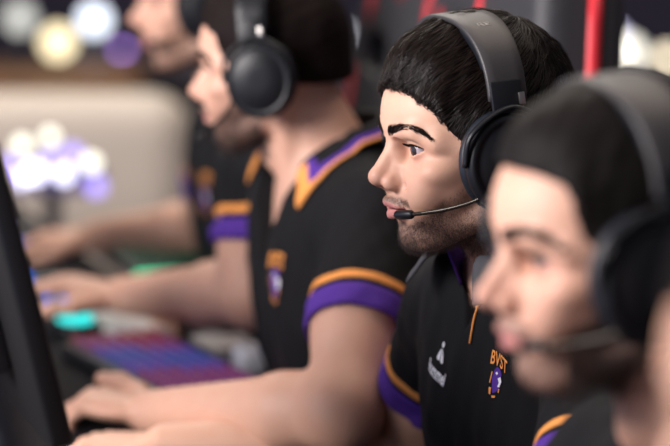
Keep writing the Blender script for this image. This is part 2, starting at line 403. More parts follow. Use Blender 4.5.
def make_person(k):
    o = Person(); a, ph, ro = k['yaw'], k.get('pitch', 0), k.get('roll', 0)
    fw = V(-math.cos(a), -math.sin(a), 0); lf = V(math.sin(a), -math.cos(a), 0); up = V(0, 0, 1)
    f2 = fw*math.cos(ph)-up*math.sin(ph); u2 = up*math.cos(ph)+fw*math.sin(ph)
    l3 = lf*math.cos(ro)+u2*math.sin(ro); u3 = u2*math.cos(ro)-lf*math.sin(ro)
    R = np.stack([f2, l3, u3], 1); HC = k['HC']; sc_ = k.get('hs', 1.0)
    o.R, o.HC, o.s = R, HC, sc_
    by = k.get('byaw', a); bf = V(-math.cos(by), -math.sin(by), 0); bl = V(math.sin(by), -math.cos(by), 0)
    NB = k['NB'] if 'NB' in k else HC - bf*k.get('back', .06) - up*k.get('drop', .13)
    o.NB, o.bf, o.bl = NB, bf, bl
    sh = k.get('sh', .178)
    SL = k.get('SL', NB+bl*sh+bf*.02-up*.048); SR = k.get('SR', NB-bl*sh+bf*.02-up*.048)
    EL = k.get('EL', SL+bf*.13+bl*.10-up*.2); ER = k.get('ER', SR+bf*.13-bl*.10-up*.2)
    WL = k.get('WL', EL+bf*.24-bl*.06+up*.0); WR = k.get('WR', ER+bf*.24+bl*.06)
    PE = k.get('PE', V(*(NB-bf*k.get('lean', .12))[:2], 0.50))
    ax = nrm(NB-PE); o.ax = ax; o.SL, o.SR, o.EL, o.ER, o.PE = SL, SR, EL, ER, PE
    fx = nrm(bf-ax*np.dot(bf, ax)); o.fx = fx; TR = np.stack([fx, bl, ax], 1); o.TR = TR
    root = empty('person', (PE[0], PE[1], 0), k['label'], 'person'); o.root = root; off = V(PE[0], PE[1], 0); o.off = off
    hands = []
    for w, e, tgt, sgn, nm in ((WL, EL, k.get('HL'), -1, 'L'), (WR, ER, k.get('HR'), 1, 'R')):
        hd = (tgt-w) if tgt is not None else (w-e)
        seg, palm = hand_chain(w, hd, k.get('n'+nm, up), bl*sgn, k.get('curl'+nm, 1.0), 1.0, k.get('thumb'+nm, 0.0)); hands.append((w, seg, palm))
    L2 = lambda P: ((P-HC.astype(np.float32))@R.astype(np.float32))*(1000/sc_)
    o.L2 = L2
    neck_lo = NB+bf*.005-up*.01; mast = lambda s: HC+R@V(-.016, .058*s, -.03)*sc_; notch = NB+fx*.068-ax*.055
    o.notch = notch; o.neck_lo = neck_lo
    nr = k.get('neck', .057)
    def neck_f(P, g=0):
        d = rc(P, HC+R@V(-.022, 0, -.035), neck_lo, nr-.003, nr+.004)
        for s in (1, -1): d = smin(d, rc(P, mast(s), notch+bl*s*.012, .012, .008), .015)
        return smin(d, ell(P, HC*.42+notch*.58+fx*.012+ax*.01, (.014, .014, .016)), .02)
    def torso_f(P, g):
        p = (P-(NB-ax*.19+fx*.008).astype(P.dtype))@TR.astype(P.dtype); p[:, 1] = np.maximum(np.abs(p[:, 1])-.062, 0)
        d = ell(p, (0, 0, 0), np.array([.118, .118, .215])+g)
        d = smin(d, ell(P, NB-ax*.40+fx*.005, np.array([.118, .160, .21])+g, TR), .05)
        for s, S in ((1, SL), (-1, SR)):
            d = smin(d, rc(P, NB-ax*.035+bl*.03*s, S+up*.004, .060+g, .050+g), .05)
        return d
    def arm_f(P, g=0):
        d = None
        for S, E, w in ((SL, EL, WL), (SR, ER, WR)):
            m = E+(w-E)*.28
            x = smin(rc(P, S, E, .048+g, .043+g), rc(P, E, m, .043+g, .0425+g), .02)
            x = smin(x, rc(P, m, w, .0425+g, .0275+g), .02)
            x = smin(x, ell(P, S*.5+E*.5+(bf*.006), (.05, .05, .085), np.stack([nrm(np.cross(E-S, up)), nrm(np.cross(np.cross(E-S, up), E-S)), nrm(E-S)], 1))+.004, .03) if g == 0 else x
            d = x if d is None else np.minimum(d, x)
        return d
    def sub(P, c, Rr, Ro, fn):
        dd = np.linalg.norm(P-np.asarray(c, P.dtype), axis=1); out = dd-Ro; m = dd < Rr
        if m.any(): out[m] = fn(P[m])
        return out
    def body_f(P):
        d = sub(P, HC, .20, .155, lambda Q: head_sdf(L2(Q), k)*(sc_/1000))
        d = smin(d, sub(P, HC*.5+neck_lo*.5, .25, .2, neck_f), .014)
        d = smin(d, sub(P, NB-ax*.22, .55, .44, lambda Q: torso_f(Q, -.016)), .03)
        d = smin(d, arm_f(P), .03)
        for w, seg, palm in hands:
            def hf(Q, w=w, seg=seg, palm=palm):
                x = ell(Q, *palm); 
                for s in seg: x = smin(x, rc(Q, *s), .006)
                return x
            d = smin(d, sub(P, w+(palm[0]-w)*1.8, .19, .14, hf), .012)
        return d
    pts = np.array([HC+V(.13, .13, .16), HC-V(.13, .13, .16), SL, SR, EL, ER, WL, WR, PE]+[s[1] for h in hands for s in h[1]])
    lo, hi = pts.min(0)-.07, pts.max(0)+.07
    lo[2] = max(lo[2], k.get('zlo', .55)); 
    h = k['vox']
    v, q = surf(body_f, lo, hi, h, k.get('proj', 1))
    o.body = mesh_obj('body', v, q, k['skin'], root, off=off)
    lp = L2(v.astype(np.float32)); near = np.linalg.norm(lp, axis=1) < 150
    for nm_, fn in (('beard', lambda p: beard_mask(p, k)*k.get('beard', 1)), ('lips', lips_mask), ('flush', flush_mask)):
        at = o.body.data.attributes.new(nm_, 'FLOAT', 'POINT'); val = np.where(near, fn(lp), 0).astype(np.float32); at.data.foreach_set('value', val)
    o.v, o.q, o.lp = v, q, lp
    # eyes
    for s in (1, -1):
        e = V(71, 30.5*s, 18)
        vs, fs = [], []
        n = 28; prof = [(math.sin(t)*12.4, math.cos(t)*12.4) for t in np.linspace(.001, math.pi-.001, 26)]
        vv, ff = lathe([(r, -hh) for r, hh in prof][::-1], 'x', n)
        gz = k.get('gaze', (12, 3)); Rg = Matrix.Rotation(math.radians(gz[0]), 3, 'Z') @ Matrix.Rotation(math.radians(gz[1]), 3, 'Y')
        loc = np.array([list(Rg @ Vector(p)) for p in vv])
        ob = mesh_obj('eye', (HC+((loc+e)@R.T)*(sc_/1000)), ff, [M['sclera'], M['iris'], M['pupil']], root, off=off)
        for pl in ob.data.polygons:
            c = np.mean([vv[i] for i in pl.vertices], 0)
            r = math.hypot(c[1], c[2]); pl.material_index = (0 if c[0] < 0 or r > 6.1 else (1 if r > 2.4 else 2))
        fixn(ob)
    # hair
    hf = lambda P: hair_sdf(L2(P), k)*(sc_/1000)
    hv, hq = surf(hf, HC-.155, HC+.185, k.get('hvox', h), 0)
    o.hair = mesh_obj('hair', hv, hq, k['hairmat'], root, off=off); o.hv, o.hq = hv, hq; o.hf = hf
    # shirt
    hemf = k.get('hem', .62)
    HLm, HRm = SL+(EL-SL)*hemf, SR+(ER-SR)*hemf
    o.hems = (HLm, HRm)
    def sleeve_f(P, S, E, Hm, g=0):
        d = rc(P, S, S+(E-S)*.9, .060+g, .0605+g)
        return np.maximum(d, (P-Hm.astype(P.dtype))@nrm(E-S).astype(P.dtype))
    vdepth = k.get('vneck', 0)
    def shirt_f(P):
        d = torso_f(P, .004)
        d = smin(d, sleeve_f(P, SL, EL, HLm), .028); d = smin(d, sleeve_f(P, SR, ER, HRm), .028)
        d = d+.0035*wob(P, 26, 11)*np.clip(1.0, 0, 1)+.0015*wob(P, 70, 12)
        for S, E, Hm in ((SL, EL, HLm), (SR, ER, HRm)):
            u = nrm(E-S).astype(P.dtype); ins = np.maximum(rc(P, S, E, .055, .0535), -.02-((P-Hm.astype(P.dtype))@u))
            d = np.maximum(d, -ins)
        d = np.maximum(d, -rc(P, neck_lo-ax*.015, HC, nr+k.get('hole', .007), nr+.003+k.get('hole', .007)))
        if vdepth:
            c = notch+fx*.03; vv = (P-c.astype(P.dtype)); yy = np.abs(vv@bl.astype(P.dtype)); zz = vv@ax.astype(P.dtype); xx = vv@fx.astype(P.dtype)
            d = np.maximum(d, -np.maximum(np.maximum((yy-(zz+vdepth)*.55)*.87, -xx-.045), zz-.2))
        d = np.maximum(d, (PE[2]-.02)-P[:, 2])
        return d
    lo2, hi2 = np.array([SL, SR, HLm, HRm, PE, NB]).min(0)-.16, np.array([SL, SR, HLm, HRm, PE, NB]).max(0)+.14
    sv, sq = surf(shirt_f, lo2, hi2, k.get('svox', .004), 0)
    o.shirt = mesh_obj('shirt', sv, sq, M['shirt'], root, off=off); o.sv, o.sq = sv, sq
    o.bvh = BVHTree.FromPolygons([tuple(p) for p in (sv)], [tuple(f) for f in sq])
    for S, E, Hm in ((SL, EL, HLm), (SR, ER, HRm)):
        u = nrm(E-S)
        for nm_, t0, t1, mt, g in (('sleeve_cuff', -.026, .003, M['purple'], .0028), ('sleeve_stripe', -.043, -.032, M['orange'], .0022)):
            # follows the sleeve cloth: cylinder of rays on the shirt surface
            b1 = nrm(np.cross(u, up)); b2 = np.cross(u, b1); n = 56; rows = np.linspace(t0, t1, 6); vs, fs = [], []
            for r_, t in enumerate(rows):
                for j in range(n):
                    an = 2*math.pi*j/n; dr = b1*math.cos(an)+b2*math.sin(an); org = Hm+u*min(t, -.004)+dr*.16
                    hit = o.bvh.ray_cast(Vector(org), Vector(-dr), .2)
                    rad = (.16-hit[3]) if hit[0] is not None else .062
                    rad = min(max(rad, .056), .085)
                    edge = .0012 if r_ in (0, 5) else g
                    vs.append(Hm+u*t+dr*(rad+edge))
            for r_ in range(5):
                for j in range(n): fs.append((r_*n+j, r_*n+(j+1) % n, (r_+1)*n+(j+1) % n, (r_+1)*n+j))
            ob = mesh_obj(nm_, vs, fs, mt, o.shirt, off=off)
            sm = ob.modifiers.new('s', 'SOLIDIFY'); sm.thickness = .002; sm.offset = -1
    # trousers, seated
    tl = []
    for s in (1, -1):
        hip = PE+bl*.09*s+up*.02; kn = V(*(hip+bf*.42+bl*.06*s)[:2], .50); an = V(*(kn-bf*.03)[:2], .09); tl.append((hip, kn, an))
    def tr_f(P):
        d = ell(P, PE+up*.0, (.125, .18, .11), TR)
        for hip, kn, an in tl: d = smin(d, smin(rc(P, hip, kn, .088, .064), rc(P, kn, an, .064, .05), .02), .03)
        return np.maximum(d+.004*wob(P, 25, 4), P[:, 2]-(PE[2]+.07))
    tp = np.array([x for t in tl for x in t]+[PE])
    tv, tq = surf(tr_f, tp.min(0)-.2, tp.max(0)+.2, .012, 0)
    tro = mesh_obj('trousers', tv, tq, M['trousers'], root, off=off)
    shv = []
    for s, (hip, kn, an) in zip((1, -1), tl):
        def sh_f(P, an=an):
            d = smin(ell(P, an+bf*.07-up*.045, (.14, .048, .042), np.stack([bf, bl, up], 1)), rc(P, an-up*.02, an+up*.02, .046, .05), .03)
            return np.maximum(d, .004-P[:, 2])
        a_, b_ = surf(sh_f, an-.24, an+.24, .01, 0)
        mesh_obj('shoe', a_, b_, M['trousers'], root, off=off)
    return o
def H2W(o, p): return o.HC+(np.asarray(p, float)@o.R.T)*(o.s/1000)

def strands(name, roots, paths_fn, m, parent, off, nseg, r0):
    """hair strands as tapering three-sided tubes; paths_fn(P, i) steps all points at once"""
    P = roots.copy(); L = [P.copy()]
    for i in range(nseg): P = paths_fn(P, i); L.append(P.copy())
    L = np.stack(L, 1); n, s, _ = L.shape
    T = np.gradient(L, axis=1); T /= np.linalg.norm(T, axis=2, keepdims=True)+1e-9
    A = np.cross(T, rng.normal(size=(n, 1, 3))); A /= np.linalg.norm(A, axis=2, keepdims=True)+1e-9; Bv = np.cross(T, A)
    tap = np.interp(np.linspace(0, 1, s), [0, .6, 1], [1, .85, .15])[None, :, None]*(r0 if np.isscalar(r0) else r0[:, None, None])
    vs = np.stack([L+tap*(A*math.cos(t)+Bv*math.sin(t)) for t in (0, 2.094, 4.189)], 2)
    idx = np.arange(n*s*3).reshape(n, s, 3); fs = []
    for k in range(3):
        fs.append(np.stack([idx[:, :-1, k], idx[:, :-1, (k+1) % 3], idx[:, 1:, (k+1) % 3], idx[:, 1:, k]], -1).reshape(-1, 4))
    return mesh_obj(name, vs.reshape(-1, 3), np.concatenate(fs), m, parent, off=off)
def sample(v, q, n, wt=None):
    a, b, c = v[q[:, 0]], v[q[:, 1]], v[q[:, 2]]; d = v[q[:, 3]]
    nr = np.cross(c-a, d-b); ar = np.linalg.norm(nr, axis=1)+1e-15; pr = ar.copy()
    if wt is not None: pr *= wt[q].mean(1)
    i = rng.choice(len(q), n, p=pr/pr.sum()); u, t = rng.random((2, n, 1))
    return (a[i]*(1-u)+b[i]*u)*(1-t)+(d[i]*(1-u)+c[i]*u)*t, nr[i]/ar[i][:, None]
def grad(f, P, e):
    g = np.empty_like(P)
    for k in range(3):
        s = np.zeros(3); s[k] = e; g[:, k] = (f((P+s).astype(np.float32))-f((P-s).astype(np.float32)))/(2*e)
    return g/(np.linalg.norm(g, axis=1, keepdims=True)+1e-9)
def add_hair_strands(o, n, L, r0, m, lift=.25, seed=1):
    P, Nn = sample(o.hv, o.hq, n)
    lp = o.L2(P.astype(np.float32)); ok = (lp[:, 2] > -45) & ~((np.abs(lp[:, 1]) > 70) & (np.abs(lp[:, 0]) < 22) & (lp[:, 2] < 30)); P = P[ok]; lp = lp[ok]
    crown = np.array([-45, 8, 128.]); n = len(P)
    tz = np.clip((lp[:, 2]-35)/60, 0, 1); length = (.007+(L-.007)*tz)*rng.uniform(.6, 1.2, n)
    side = rng.normal(size=(n, 3))*.09; ph_ = wob(P, 95, 9)
    nseg = 7
    def step(Q, i):
        q = o.L2(Q.astype(np.float32)).astype(float)
        d = q-crown; d[:, 2] *= np.interp(lp[:, 2], [50, 85], [.75, .28]); d[:, 1] *= np.interp(lp[:, 2], [50, 85], [1, .55]); d /= np.linalg.norm(d, axis=1, keepdims=True)+1e-6
        d[:, 1] += .40*tz*np.sin(ph_*2.2+1.0+.25*i); d[:, 2] += .30*tz*np.sin(ph_*2.6+.5*i)-.35*(1-tz)
        d = d@o.R.T+side
        g = grad(o.hf, Q, .002); d = d-g*(d*g).sum(1, keepdims=True); d /= np.linalg.norm(d, axis=1, keepdims=True)+1e-9
        ds = o.hf(Q.astype(np.float32)).astype(float)
        tgt = .0005+.0045*tz*lift*4*(i/nseg)**1.3*np.clip(ph_+.6, .1, 1.4)
        Q2 = Q+d*(length/nseg)[:, None]+g*((tgt-ds)*np.where((lp[:, 0] > 62) & (lp[:, 2] < 96), .45, .6))[:, None]
        return Q2
    return strands('hair_strands', P, step, m, o.hair, o.off, nseg, rng.uniform(.6, 1.25, n)*r0)
def add_brows(o, n, r0=.00016):
    for s in (1, -1):
        pts = np.array([(96, 6, 34), (93, 17, 38), (87, 31, 41.5), (78, 46, 39), (69, 56, 31)], float); pts[:, 1] *= s
        cv = np.array(arc(pts, 12)); t = rng.random(n)*.999; i = (t*(len(cv)-1)).astype(int)
        wdt = np.interp(t, [0, .15, .55, 1], [2.6, 3.4, 2.5, .5])
        base = cv[i]+np.stack([rng.normal(size=n)*.6, rng.normal(size=n)*.6, rng.uniform(-1, 1, n)*wdt], 1)
        tan = cv[np.minimum(i+1, len(cv)-1)]-cv[i]; tan /= np.linalg.norm(tan, axis=1, keepdims=True)+1e-9
        bw = H2W(o, base)
        # drop onto the skin
        bv = o.bodybvh; loc = []
        for p in bw:
            h = bv.find_nearest(Vector(p)); loc.append(h[0])
        P = np.array(loc); up_ = np.interp(t, [0, .25, .6, 1], [.9, .35, -.15, -.3])
        d = tan+np.stack([0*t, 0*t, up_], 1)+rng.normal(size=(n, 3))*.15; d /= np.linalg.norm(d, axis=1, keepdims=True); dw = d@o.R.T
        out = nrm(o.R@V(.9, .35*s, .1))
        strands('eyebrow', P, lambda Q, k: Q+dw*.0024+out*(.0006-.00012*k), M['brow'], o.body, o.off, 3, r0)
def add_lashes(o, r=.00042):
    for s in (1, -1):
        t = np.linspace(-1, 1, 60); v = 13.4*t; wu = 6.2*(1-np.abs(v/15.5)**2.4)+.08*v
        y, z = 30.5+v, 18+wu; x = 71+np.sqrt(np.maximum(13.8**2-v**2-(z-18)**2, 4))
        P = H2W(o, np.stack([x, y*s, z], 1)); d = np.stack([.9+0*t, .55*t*s, -.1+0*t], 1)@o.R.T; u = o.R@V(0, 0, 1)
        strands('eyelashes', P, lambda Q, k: Q+d*.0019+u*(.0004*k), M['hair'], o.body, o.off, 4, r)
def add_beard(o, n, k, L=.0045, r0=.00011):
    near = np.linalg.norm(o.lp, axis=1) < 150
    wt = np.where(near, beard_mask(o.lp, k), 0)**1.4+1e-12
    P, Nn = sample(o.v, o.q, n, wt)
    lp = o.L2(P.astype(np.float32)); dn = np.array([-.25, 0, -1.])@o.R.T
    ln = L*rng.uniform(.5, 1.2, len(P))*np.clip(np.interp(-lp[:, 2], [20, 60, 80], [.55, .8, 1.25]), 0, 2)
    d = Nn*.55+dn*.8+rng.normal(size=P.shape)*.22; d /= np.linalg.norm(d, axis=1, keepdims=True)
    return strands('beard', P-Nn*.0003, lambda Q, i: Q+(d+dn*.15*i)*(ln/3)[:, None], M['beard'], o.body, o.off, 3, r0)

def headset(o, label, boom=True, band_x=4, cx=.014, mark=False, bm='hp_grey', mdx=0, mdz=0):
    """over-ear headset in head coordinates (metres)"""
    root = empty('headset', o.HC, label, 'headset', rot=Matrix(o.R.tolist()).to_quaternion())
    s = o.s; Z = .006
    n = 48
    for sd in (1, -1):
        prof = [(.024, .079), (.036, .079), (.043, .086), (.0450, .0925), (.0435, .098), (.040, .0995), (.038, .101), (.0415, .1015), (.0435, .104), (.0435, .110), (.041, .1155), (.037, .1165), (.0355, .115), (.033, .115), (.030, .1175), (.010, .1185), (.0005, .1185)]
        cup = prof[5:]; pad = prof[:6]
        def put(v): return [tuple(Vector((p[0]+cx, p[1], p[2]+Z))) for p in v]
        v, f = lathe([(r, h_*sd) for r, h_ in cup], 'y', n, (1.0, 1.12)); c_ = fixn(mesh_obj('ear_cup', put(v), f, M['hp_black'], root))
        v, f = lathe([(r, h_*sd) for r, h_ in pad], 'y', n, (1.0, 1.12)); fixn(mesh_obj('ear_cushion', put(v), f, M['hp_pad'], c_))
        # yoke that carries the cup
        y0 = .108*sd
        pts = arc([(-.046+cx, y0, .002+Z), (-.038+cx, y0*1.06, .034+Z), (cx*.6, y0*1.03, .060), (.038+cx, y0*1.06, .034+Z), (.046+cx, y0, .002+Z)], 8)
        v, f = tube(pts, .0045, 8, flat=.55); fixn(mesh_obj('yoke', v, f, M['hp_black'], root))
        # slider between yoke and band
        b = box_bm((.032, .006, .034), (band_x/1000+.002, .1045*sd, .068), .002, rot=Matrix.Rotation(math.radians(10*sd), 3, 'X'))
        bm_obj('slider', b, M['hp_black'], root)
        b = box_bm((.0065, .0075, .012), (band_x/1000-.012, .1065*sd, .0665), .001, rot=Matrix.Rotation(math.radians(10*sd), 3, 'X'))
        bm_obj('slider_clip', b, M['hp_metal'], root)
    o_ = None
    def band(r_in, r_out, wfun, a0, a1, m, name, N=48):
        vs, fs = [], []
        for i in range(N+1):
            t = a0+(a1-a0)*i/N; wd = wfun(abs(math.cos(t)))
            c, sn = math.cos(t), math.sin(t)
            prof = [(-wd, r_in), (wd, r_in), (wd, r_out-.0015), (wd-.0015, r_out-.0003), (wd*.5, r_out), (-wd*.5, r_out), (-wd+.0015, r_out-.0003), (-wd, r_out-.0015)]
            for x, r in prof: vs.append((x+band_x/1000, (r[0])*c, .062+(r[1])*sn) if isinstance(r, tuple) else (x+band_x/1000, (.0985+r)*np.sign(c)*abs(c)**.82, .064+(.073+r)*sn**.9 if sn > 0 else .066))
        k = 8
        for i in range(N):
            for j in range(k): fs.append((i*k+j, i*k+(j+1) % k, (i+1)*k+(j+1) % k, (i+1)*k+j))
        fs.append(tuple(range(k))); fs.append(tuple(N*k+j for j in range(k))[::-1])
        return fixn(mesh_obj(name, vs, fs, m, root))
    hb = band(.0015, .0065, lambda c: .0245-.005*c, .02, math.pi-.02, M[bm], 'headband')
    band(-.008, .0016, lambda c: .021-.004*c, .45, math.pi-.45, M['hp_pad'], 'band_padding')
    o.band = hb
    if mark:
        bv = BVHTree.FromPolygons([tuple(v.co) for v in hb.data.vertices], [tuple(p.vertices) for p in hb.data.polygons])
        ms = [tube([(x, y, 0) for x, y in pl], .0004, 6) for pl in ([(-.0048, -.003), (-.0052, .002), (-.002, .003), (-.0014, 0), (-.0046, -.0002)], [(-.0018, -.0004), (.0004, -.0034)], [(.0008, .003), (.0050, .003), (.0048, .0004), (.0016, 0)], [(.0016, 0), (.0052, -.0034)])]
        vs, fs = merge(ms); u = nrm(V(0, .52, .85)); t = nrm(np.cross(u, (1, 0, 0)))
        out = []
        for x, y, z in vs:
            p = V(band_x/1000-x*1.15, .051, .128)+t*y*-1.15+u*.03; h = bv.ray_cast(Vector(p), Vector(-u), .1); q = np.array(h[0]) if h[0] is not None else p
            out.append(q+u*(z*.5+.0001))
        mesh_obj('band_mark', out, fs, M['glyph'], hb)
    if boom:
        P = arc([(.038, .110, -.017), (.048, .104, -.026+mdz*.3), (.067+mdx*.5, .086, -.034+mdz*.6), (.080+mdx, .066, -.0385+mdz), (.0885+mdx, .052, -.041+mdz)], 10)
        P = [np.array(p) for p in P]
        v, f = tube(P, .0021, 8); bo = fixn(mesh_obj('mic_boom', v, f, M['boom'], root))
        e = P[-1]; d = nrm(P[-1]-P[-4]); d = nrm(d*.9+V(.0, -.4, .0))
        st = [e-d*.002, e, e+d*.002, e+d*.022, e+d*.0245]
        v, f = tube(st, [.0024, .0036, .0046, .0046, .003], 14); fixn(mesh_obj('microphone', v, f, M['hp_black'], bo))
    if s != 1: root.scale = (s, s, s)
    o.headset = root
    return root

# ------------------------------------------------------------------ decals on cloth
def text_mesh(txt, size, bold=0, shear=0, arch=0):
    cu = bpy.data.curves.new('t', 'FONT'); cu.body = txt; cu.size = size; cu.align_x = 'CENTER'; cu.align_y = 'CENTER'; cu.offset = bold; cu.shear = shear; cu.resolution_u = 3
    ob = bpy.data.objects.new('t', cu); C.objects.link(ob); dg = bpy.context.evaluated_depsgraph_get()
    me = bpy.data.meshes.new_from_object(ob.evaluated_get(dg)); v = [np.array(p.co) for p in me.vertices]; f = [tuple(p.vertices) for p in me.polygons]
    bpy.data.objects.remove(ob); bpy.data.curves.remove(cu); bpy.data.meshes.remove(me)
    return v, f
def poly(pts): return [np.array((x, y, 0.)) for x, y in pts], [tuple(range(len(pts)))]
def decal(name, vf, m, o, origin, X, Y, lift=.0012):
    """lay a flat print on the shirt: every vertex is dropped along the chest normal onto the cloth"""
    Zn = np.cross(X, Y); vs = []
    b = bmesh.new(); bv = [b.verts.new(tuple(p)) for p in vf[0]]
    for f in vf[1]:
        try: b.faces.new([bv[i] for i in f])
        except ValueError: pass
    bmesh.ops.triangulate(b, faces=b.faces[:])
    bmesh.ops.subdivide_edges(b, edges=[e for e in b.edges if e.calc_length() > .006], cuts=2)
    for v in b.verts:
        p = origin+X*v.co.x+Y*v.co.y
        h = o.bvh.ray_cast(Vector(p+Zn*.12), Vector(-Zn), .3)
        q = np.array(h[0]) if h[0] is not None else p
        v.co = Vector(q+Zn*lift-o.off)
    bmesh.ops.recalc_face_normals(b, faces=b.faces[:])
    return bm_obj(name, b, m, o.shirt, smooth=False)
def disc(cx, cy, rx, ry, n=14, rot=0): return poly([(cx+rx*math.cos(t)*math.cos(rot)-ry*math.sin(t)*math.sin(rot), cy+rx*math.cos(t)*math.sin(rot)+ry*math.sin(t)*math.cos(rot)) for t in np.linspace(0, 2*math.pi, n, endpoint=False)])
def chest_frame(o, side, down, out=.13):
    """point and axes on the chest: side towards the wearer's left, down from the neck base"""
    org = o.NB-o.ax*down+o.bl*side+o.fx*out
    Zn = nrm(o.fx*.82+o.bl*side*2.8+o.ax*.25); X = nrm(np.cross(o.ax, Zn)); Y = np.cross(Zn, X)
    return org, X, Y
def crest(o, side, down, s=1.0, rot=0):
    org, X, Y = chest_frame(o, side, down)
    c, n = math.cos(rot), math.sin(rot); X, Y = X*c+Y*n, Y*c-X*n
    v, f = text_mesh('BVST', .0215*s, .0003*s)
    xs = np.array([p[0] for p in v]); hw = np.abs(xs).max()
    v = [np.array((p[0]*.92, p[1]*1.25+.0215*s-.10*(p[0]/hw)**2*.03*s, 0)) for p in v]
    decal('crest_lettering', (v, f), M['orange'], o, org, X, Y)
    K = lambda pts: poly([(x*s/1000, y*s/1000) for x, y in pts])
    decal('crest_figure', merge([K([(-9, 6), (-4, 12), (4, 11), (9, 5), (6, -4), (8, -14), (1, -22), (-6, -26), (-9, -16), (-12, -8)])]), M['purple'], o, org, X, Y)
    decal('crest_highlight', merge([K([(2, -2), (8, 2), (12, -3), (9, -12), (4, -13), (6, -7)]), K([(-5, 3), (-2, 6), (1, 4), (-2, 1)])]), M['white'], o, org, X, Y, .0018)
    decal('crest_outline', merge([K([(-14, 2), (-12, 2), (-13, -14), (-15, -14)]), K([(-14, -20), (-9, -19), (-9, -29), (-13, -29)]), K([(-6, -29), (3, -26), (3, -29), (-5, -32)]), K([(7, -15), (10, -14), (9, -20), (7, -20)])]), M['orange'], o, org, X, Y, .0016)
def maker_logo(o, side, down, s=1.0, rot=0):
    org, X, Y = chest_frame(o, side, down)
    c, n = math.cos(rot), math.sin(rot); X, Y = X*c+Y*n, Y*c-X*n
    v, f = text_mesh('hummel', .021*s, .0006*s)
    v = [np.array((p[0]*.66, p[1]*1.1-.011*s, 0)) for p in v]
    decal('logo_lettering', (v, f), M['white'], o, org, X, Y)
    K = lambda pts: poly([(x*s/1000, y*s/1000) for x, y in pts])
    D = lambda x, y, a, b: disc(x*s/1000, y*s/1000, a*s/1000, b*s/1000)
    decal('logo_mark', merge([D(0, 27, 3.4, 3.8), K([(-1.5, 22), (-7, 13), (-9, 6), (-5, 4), (-1, 6), (-.5, 20)]), K([(1.5, 22), (7, 13), (9, 6), (5, 4), (1, 6), (.5, 20)])]), M['white'], o, org, X, Y)

def strip(name, rows, m, parent, off, thick=.0018):
    n = len(rows[0]); vs = [p for r in rows for p in r]; fs = []
    for i in range(len(rows)-1):
        for j in range(n-1): fs.append((i*n+j, i*n+j+1, (i+1)*n+j+1, (i+1)*n+j))
    ob = mesh_obj(name, vs, fs, m, parent, off=off); sm = ob.modifiers.new('s', 'SOLIDIFY'); sm.thickness = thick; sm.offset = 0
    return ob
def collar(o, spread=.9, fall=.042, tip=.035, trim=True, r=.068, lm='shirt', sm='shirt', fd=.030, rise=.008):
    """polo collar: a stand and a folded leaf that falls outward to two points at the front"""
    c = o.neck_lo+o.ax*rise
    def ring(an, rad, dz): # an = 0 at the back, +-pi at the front
        d = -o.fx*math.cos(an)+o.bl*math.sin(an)
        return c+d*rad*np.array([1, 1, 1])+o.ax*dz+o.fx*.004
    A = np.linspace(-math.pi+spread*.5, math.pi-spread*.5, 81)
    def leaf(t):  # t 0 top .. 1 outer edge
        row = []
        for an in A:
            fr = max(0, (abs(an)-1.3)/(math.pi-spread*.5-1.3))
            z0 = .030-fd*fr; drop = fall+tip*fr**2.2
            out = r+.008+(.030+.018*fr)*t**.9
            p = ring(an+ (-.14*np.sign(an)*fr*t), out, z0-drop*t+.012*math.sin(math.pi*t)*(1-t))
            h = o.bvh.find_nearest(Vector(p))
            if h[0] is not None:
                nn = np.array(h[1]); dd = float(np.dot(p-np.array(h[0]), nn))
                if dd < .0035: p = p+nn*(.0035-dd)
            row.append(p)
        return row
    T = np.linspace(0, 1, 15)
    lf = strip('collar', [leaf(t) for t in T], [M[lm], M['purple'], M['orange']], o.shirt, o.off, .003)
    if trim:
        n = len(A)-1
        for pl in lf.data.polygons:
            i, j = divmod(pl.index, n); e = max((i+.5)/14, 1-min(j, n-1-j)*.068) if i > 2 else (i+.5)/14
            pl.material_index = 2 if e > .84 else (1 if e > .66 else 0)
    st = [[ring(an, r+.008*(1-t)+.001, (.030-fd*max(0, (abs(an)-1.3)/(math.pi-1.3-spread*.5)))-.045*t) for an in A] for t in (0, .5, 1)]
    strip('collar_stand', st, M[sm], o.shirt, o.off, .002)
FAST = False
# ------------------------------------------------------------------ setting
def plane_struct(name, pts, m, thick=None):
    o = mesh_obj(name, pts, [tuple(range(len(pts)))], m, smooth=False); o['kind'] = 'structure'; return o
M['floor'] = mat('hall_carpet', (0.10, 0.095, 0.11), .9, noise=(0.14, 0.13, 0.15), scale=30, bump=.1)
M['wallm'] = mat('hall_wall', (0.06, 0.05, 0.085), .9, noise=(0.035, 0.03, 0.055), scale=1.2)
plane_struct('floor', [(-9, -2, 0), (9, -2, 0), (9, 16, 0), (-9, 16, 0)], M['floor'])
plane_struct('wall_back', [(-9, 14, 0), (9, 14, 0), (9, 14, 6), (-9, 14, 6)], M['wallm'])
yaw0 = math.radians(18)
FW = V(-math.cos(yaw0), -math.sin(yaw0), 0); LF = V(math.sin(yaw0), -math.cos(yaw0), 0); UP = V(0, 0, 1)
ROT0 = Matrix(np.stack([FW, LF, UP], 1).tolist())          # local x forward (towards the monitors), y towards the players' left
def frame(name, loc, label, cat, group=None, turn=0):
    return empty(name, loc, label, cat, group, rot=(ROT0 @ Matrix.Rotation(turn, 3, 'Z')).to_quaternion())
r_ = math.radians

# desk: one long table along the row
DC = V(-.33, 2.75, 0)
dk = frame('gaming_desk', DC, 'long dark gaming desk running in front of the row of players', 'desk')
bm_obj('desk_top', box_bm((.86, 5.2, .032), (.07, 0, DESK-.016), .004), M['desk'], dk)
for y in (-2.45, -.8, .8, 2.45):
    bm_obj('leg', box_bm((.62, .06, DESK-.032), (.07, y, (DESK-.032)/2), .004), M['dark_metal'], dk)
bm_obj('modesty_panel', box_bm((.018, 4.9, .40), (.40, 0, .53), .003), M['desk'], dk)

